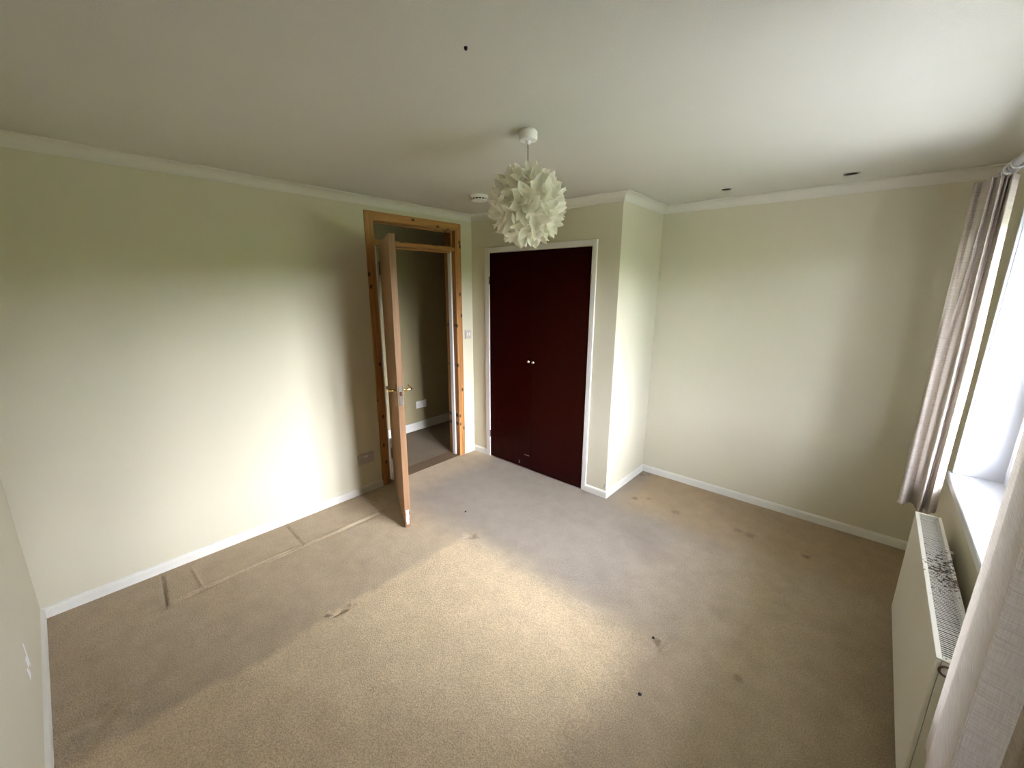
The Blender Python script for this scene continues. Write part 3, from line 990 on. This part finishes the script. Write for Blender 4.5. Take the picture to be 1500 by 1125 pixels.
# ------------------------------------------------------------------ ceiling fittings
al = empty('smoke_alarm', (.69, 2.472, H), 'round white smoke alarm on the ceiling behind the petal lamp', 'smoke alarm')
bm = bmesh.new(); lathe(bm, [(.064, 0), (.064, -.010), (.060, -.012), (.060, -.022)], 36, (.69, 2.472, H), 'Z'); build('base', bm, M_plastic, al)
bm = bmesh.new(); lathe(bm, [(.052, -.022), (.052, -.031)], 36, (.69, 2.472, H), 'Z'); tag(build('vent_ring', bm, M_dark, al), 'dark vent slots')
bm = bmesh.new(); lathe(bm, [(.058, -.031), (.056, -.037), (.040, -.041), (.004, -.042)], 36, (.69, 2.472, H), 'Z'); build('cover', bm, M_plastic, al)
for k in range(14):
    a = 2 * math.pi * k / 14
    bm = bmesh.new(); t = bmesh.new(); box(t, .050, .058, -.002, .002, -.032, -.021); merge(bm, t, 0, Matrix.Translation((.69, 2.472, H)) @ Matrix.Rotation(a, 4, 'Z')); build('vent_rib', bm, M_plastic, al)
for (x, y), lab in (((2.083, 3.386), 'small recessed ceiling spotlight nearer the wardrobe corner'), ((2.729, 3.424), 'small recessed ceiling spotlight nearer the window')):
    sp = empty('downlight', (x, y, H), lab, 'ceiling light', 'recessed spotlights by the far wall')
    bm = bmesh.new(); lathe(bm, [(.031, 0.0), (.031, -.003), (.037, -.004), (.040, -.001), (.040, 0)], 32, (x, y, H), 'Z', False); build('rim', bm, M_steel, sp)
    bm = bmesh.new(); lathe(bm, [(.031, -.0005), (.024, -.0012), (.002, -.0018)], 32, (x, y, H), 'Z', True); tag(build('lamp_face', bm, M_dark, sp), 'dark unlit lamp face')
bm = bmesh.new(); lathe(bm, [(.005, 0), (.005, -.003), (.0035, -.007), (.001, -.008)], 12, (2.006, 1.138, H), 'Z')
tag(build('ceiling_plug', bm, M_black, smooth=True), 'tiny dark plug in the bare ceiling left of the petal lamp', 'plug')

# ------------------------------------------------------------------ switch and sockets
sw = empty('light_switch', (0, 2.968, 1.215), 'square white two gang light switch between doorway and corner', 'switch')
bm = bmesh.new(); box(bm, 0, .009, 2.930, 3.010, 1.172, 1.256, .003, 2); tag(build('plate', bm, M_dull, sw), 'greyish plate')
for y in (2.952, 2.976):
    bm = bmesh.new(); box(bm, .008, .013, y, y + .013, 1.202, 1.228, .002, 2); build('rocker', bm, M_plastic, sw)


def socket(name, label, face, y0, z0, w, h, s):
    root = empty(name, (face, y0 + w / 2, z0), label, 'socket')
    bm = bmesh.new(); box(bm, face, face + s * .010, y0, y0 + w, z0, z0 + h, .003, 2) if s > 0 else box(bm, face + s * .010, face, y0, y0 + w, z0, z0 + h, .003, 2)
    pl = build('plate', bm, M_dull if name == 'wall_socket' else M_plastic, root)
    for c in (.27, .73):
        yc = y0 + w * c
        for (dy, dz, a, b) in ((0, .052, .004, .008), (-.011, .032, .006, .004), (.011, .032, .006, .004)):
            bm = bmesh.new(); box(bm, face + .0095, face + .0106, yc + dy - a / 2, yc + dy + a / 2, z0 + dz - .006 - b / 2, z0 + dz - .006 + b / 2); build('pin_slot', bm, M_dark, root)
        bm = bmesh.new(); box(bm, face + .0095, face + .014, yc + (.018 if c < .5 else -.030), yc + (.030 if c < .5 else -.018), z0 + h - .032, z0 + h - .012, .002, 2); build('rocker', bm, M_plastic, root)
    return root


socket('wall_socket', 'double socket low on the left wall beside the open door', 0, 1.742, .249, .146, .087, 1)
socket('hall_socket', 'white double socket on the hall wall seen through the doorway', -.95, 2.995, .262, .150, .088, 1)

# ------------------------------------------------------------------ crumbs on the carpet
for (x, y, r), lab in (((.847, 2.134, .007), 'black crumb on the carpet in front of the wardrobe'), ((2.385, 1.963, .0065), 'black crumb on the carpet beside the far right bed dent'), ((2.461, 1.642, .0075), 'black crumb on the carpet nearest the radiator end')):
    bm = bmesh.new(); bmesh.ops.create_icosphere(bm, subdivisions=2, radius=r)
    for v in bm.verts:
        v.co *= 1 + .25 * noise.noise(v.co * 300 + Vector((x, y, 0)))
        v.co = Vector((v.co.x + x, v.co.y + y, v.co.z * .7 + floor_h(x, y) + r * .6))
    tag(build('crumb', bm, M_black, smooth=True), lab, 'crumb', 'crumbs on the carpet')
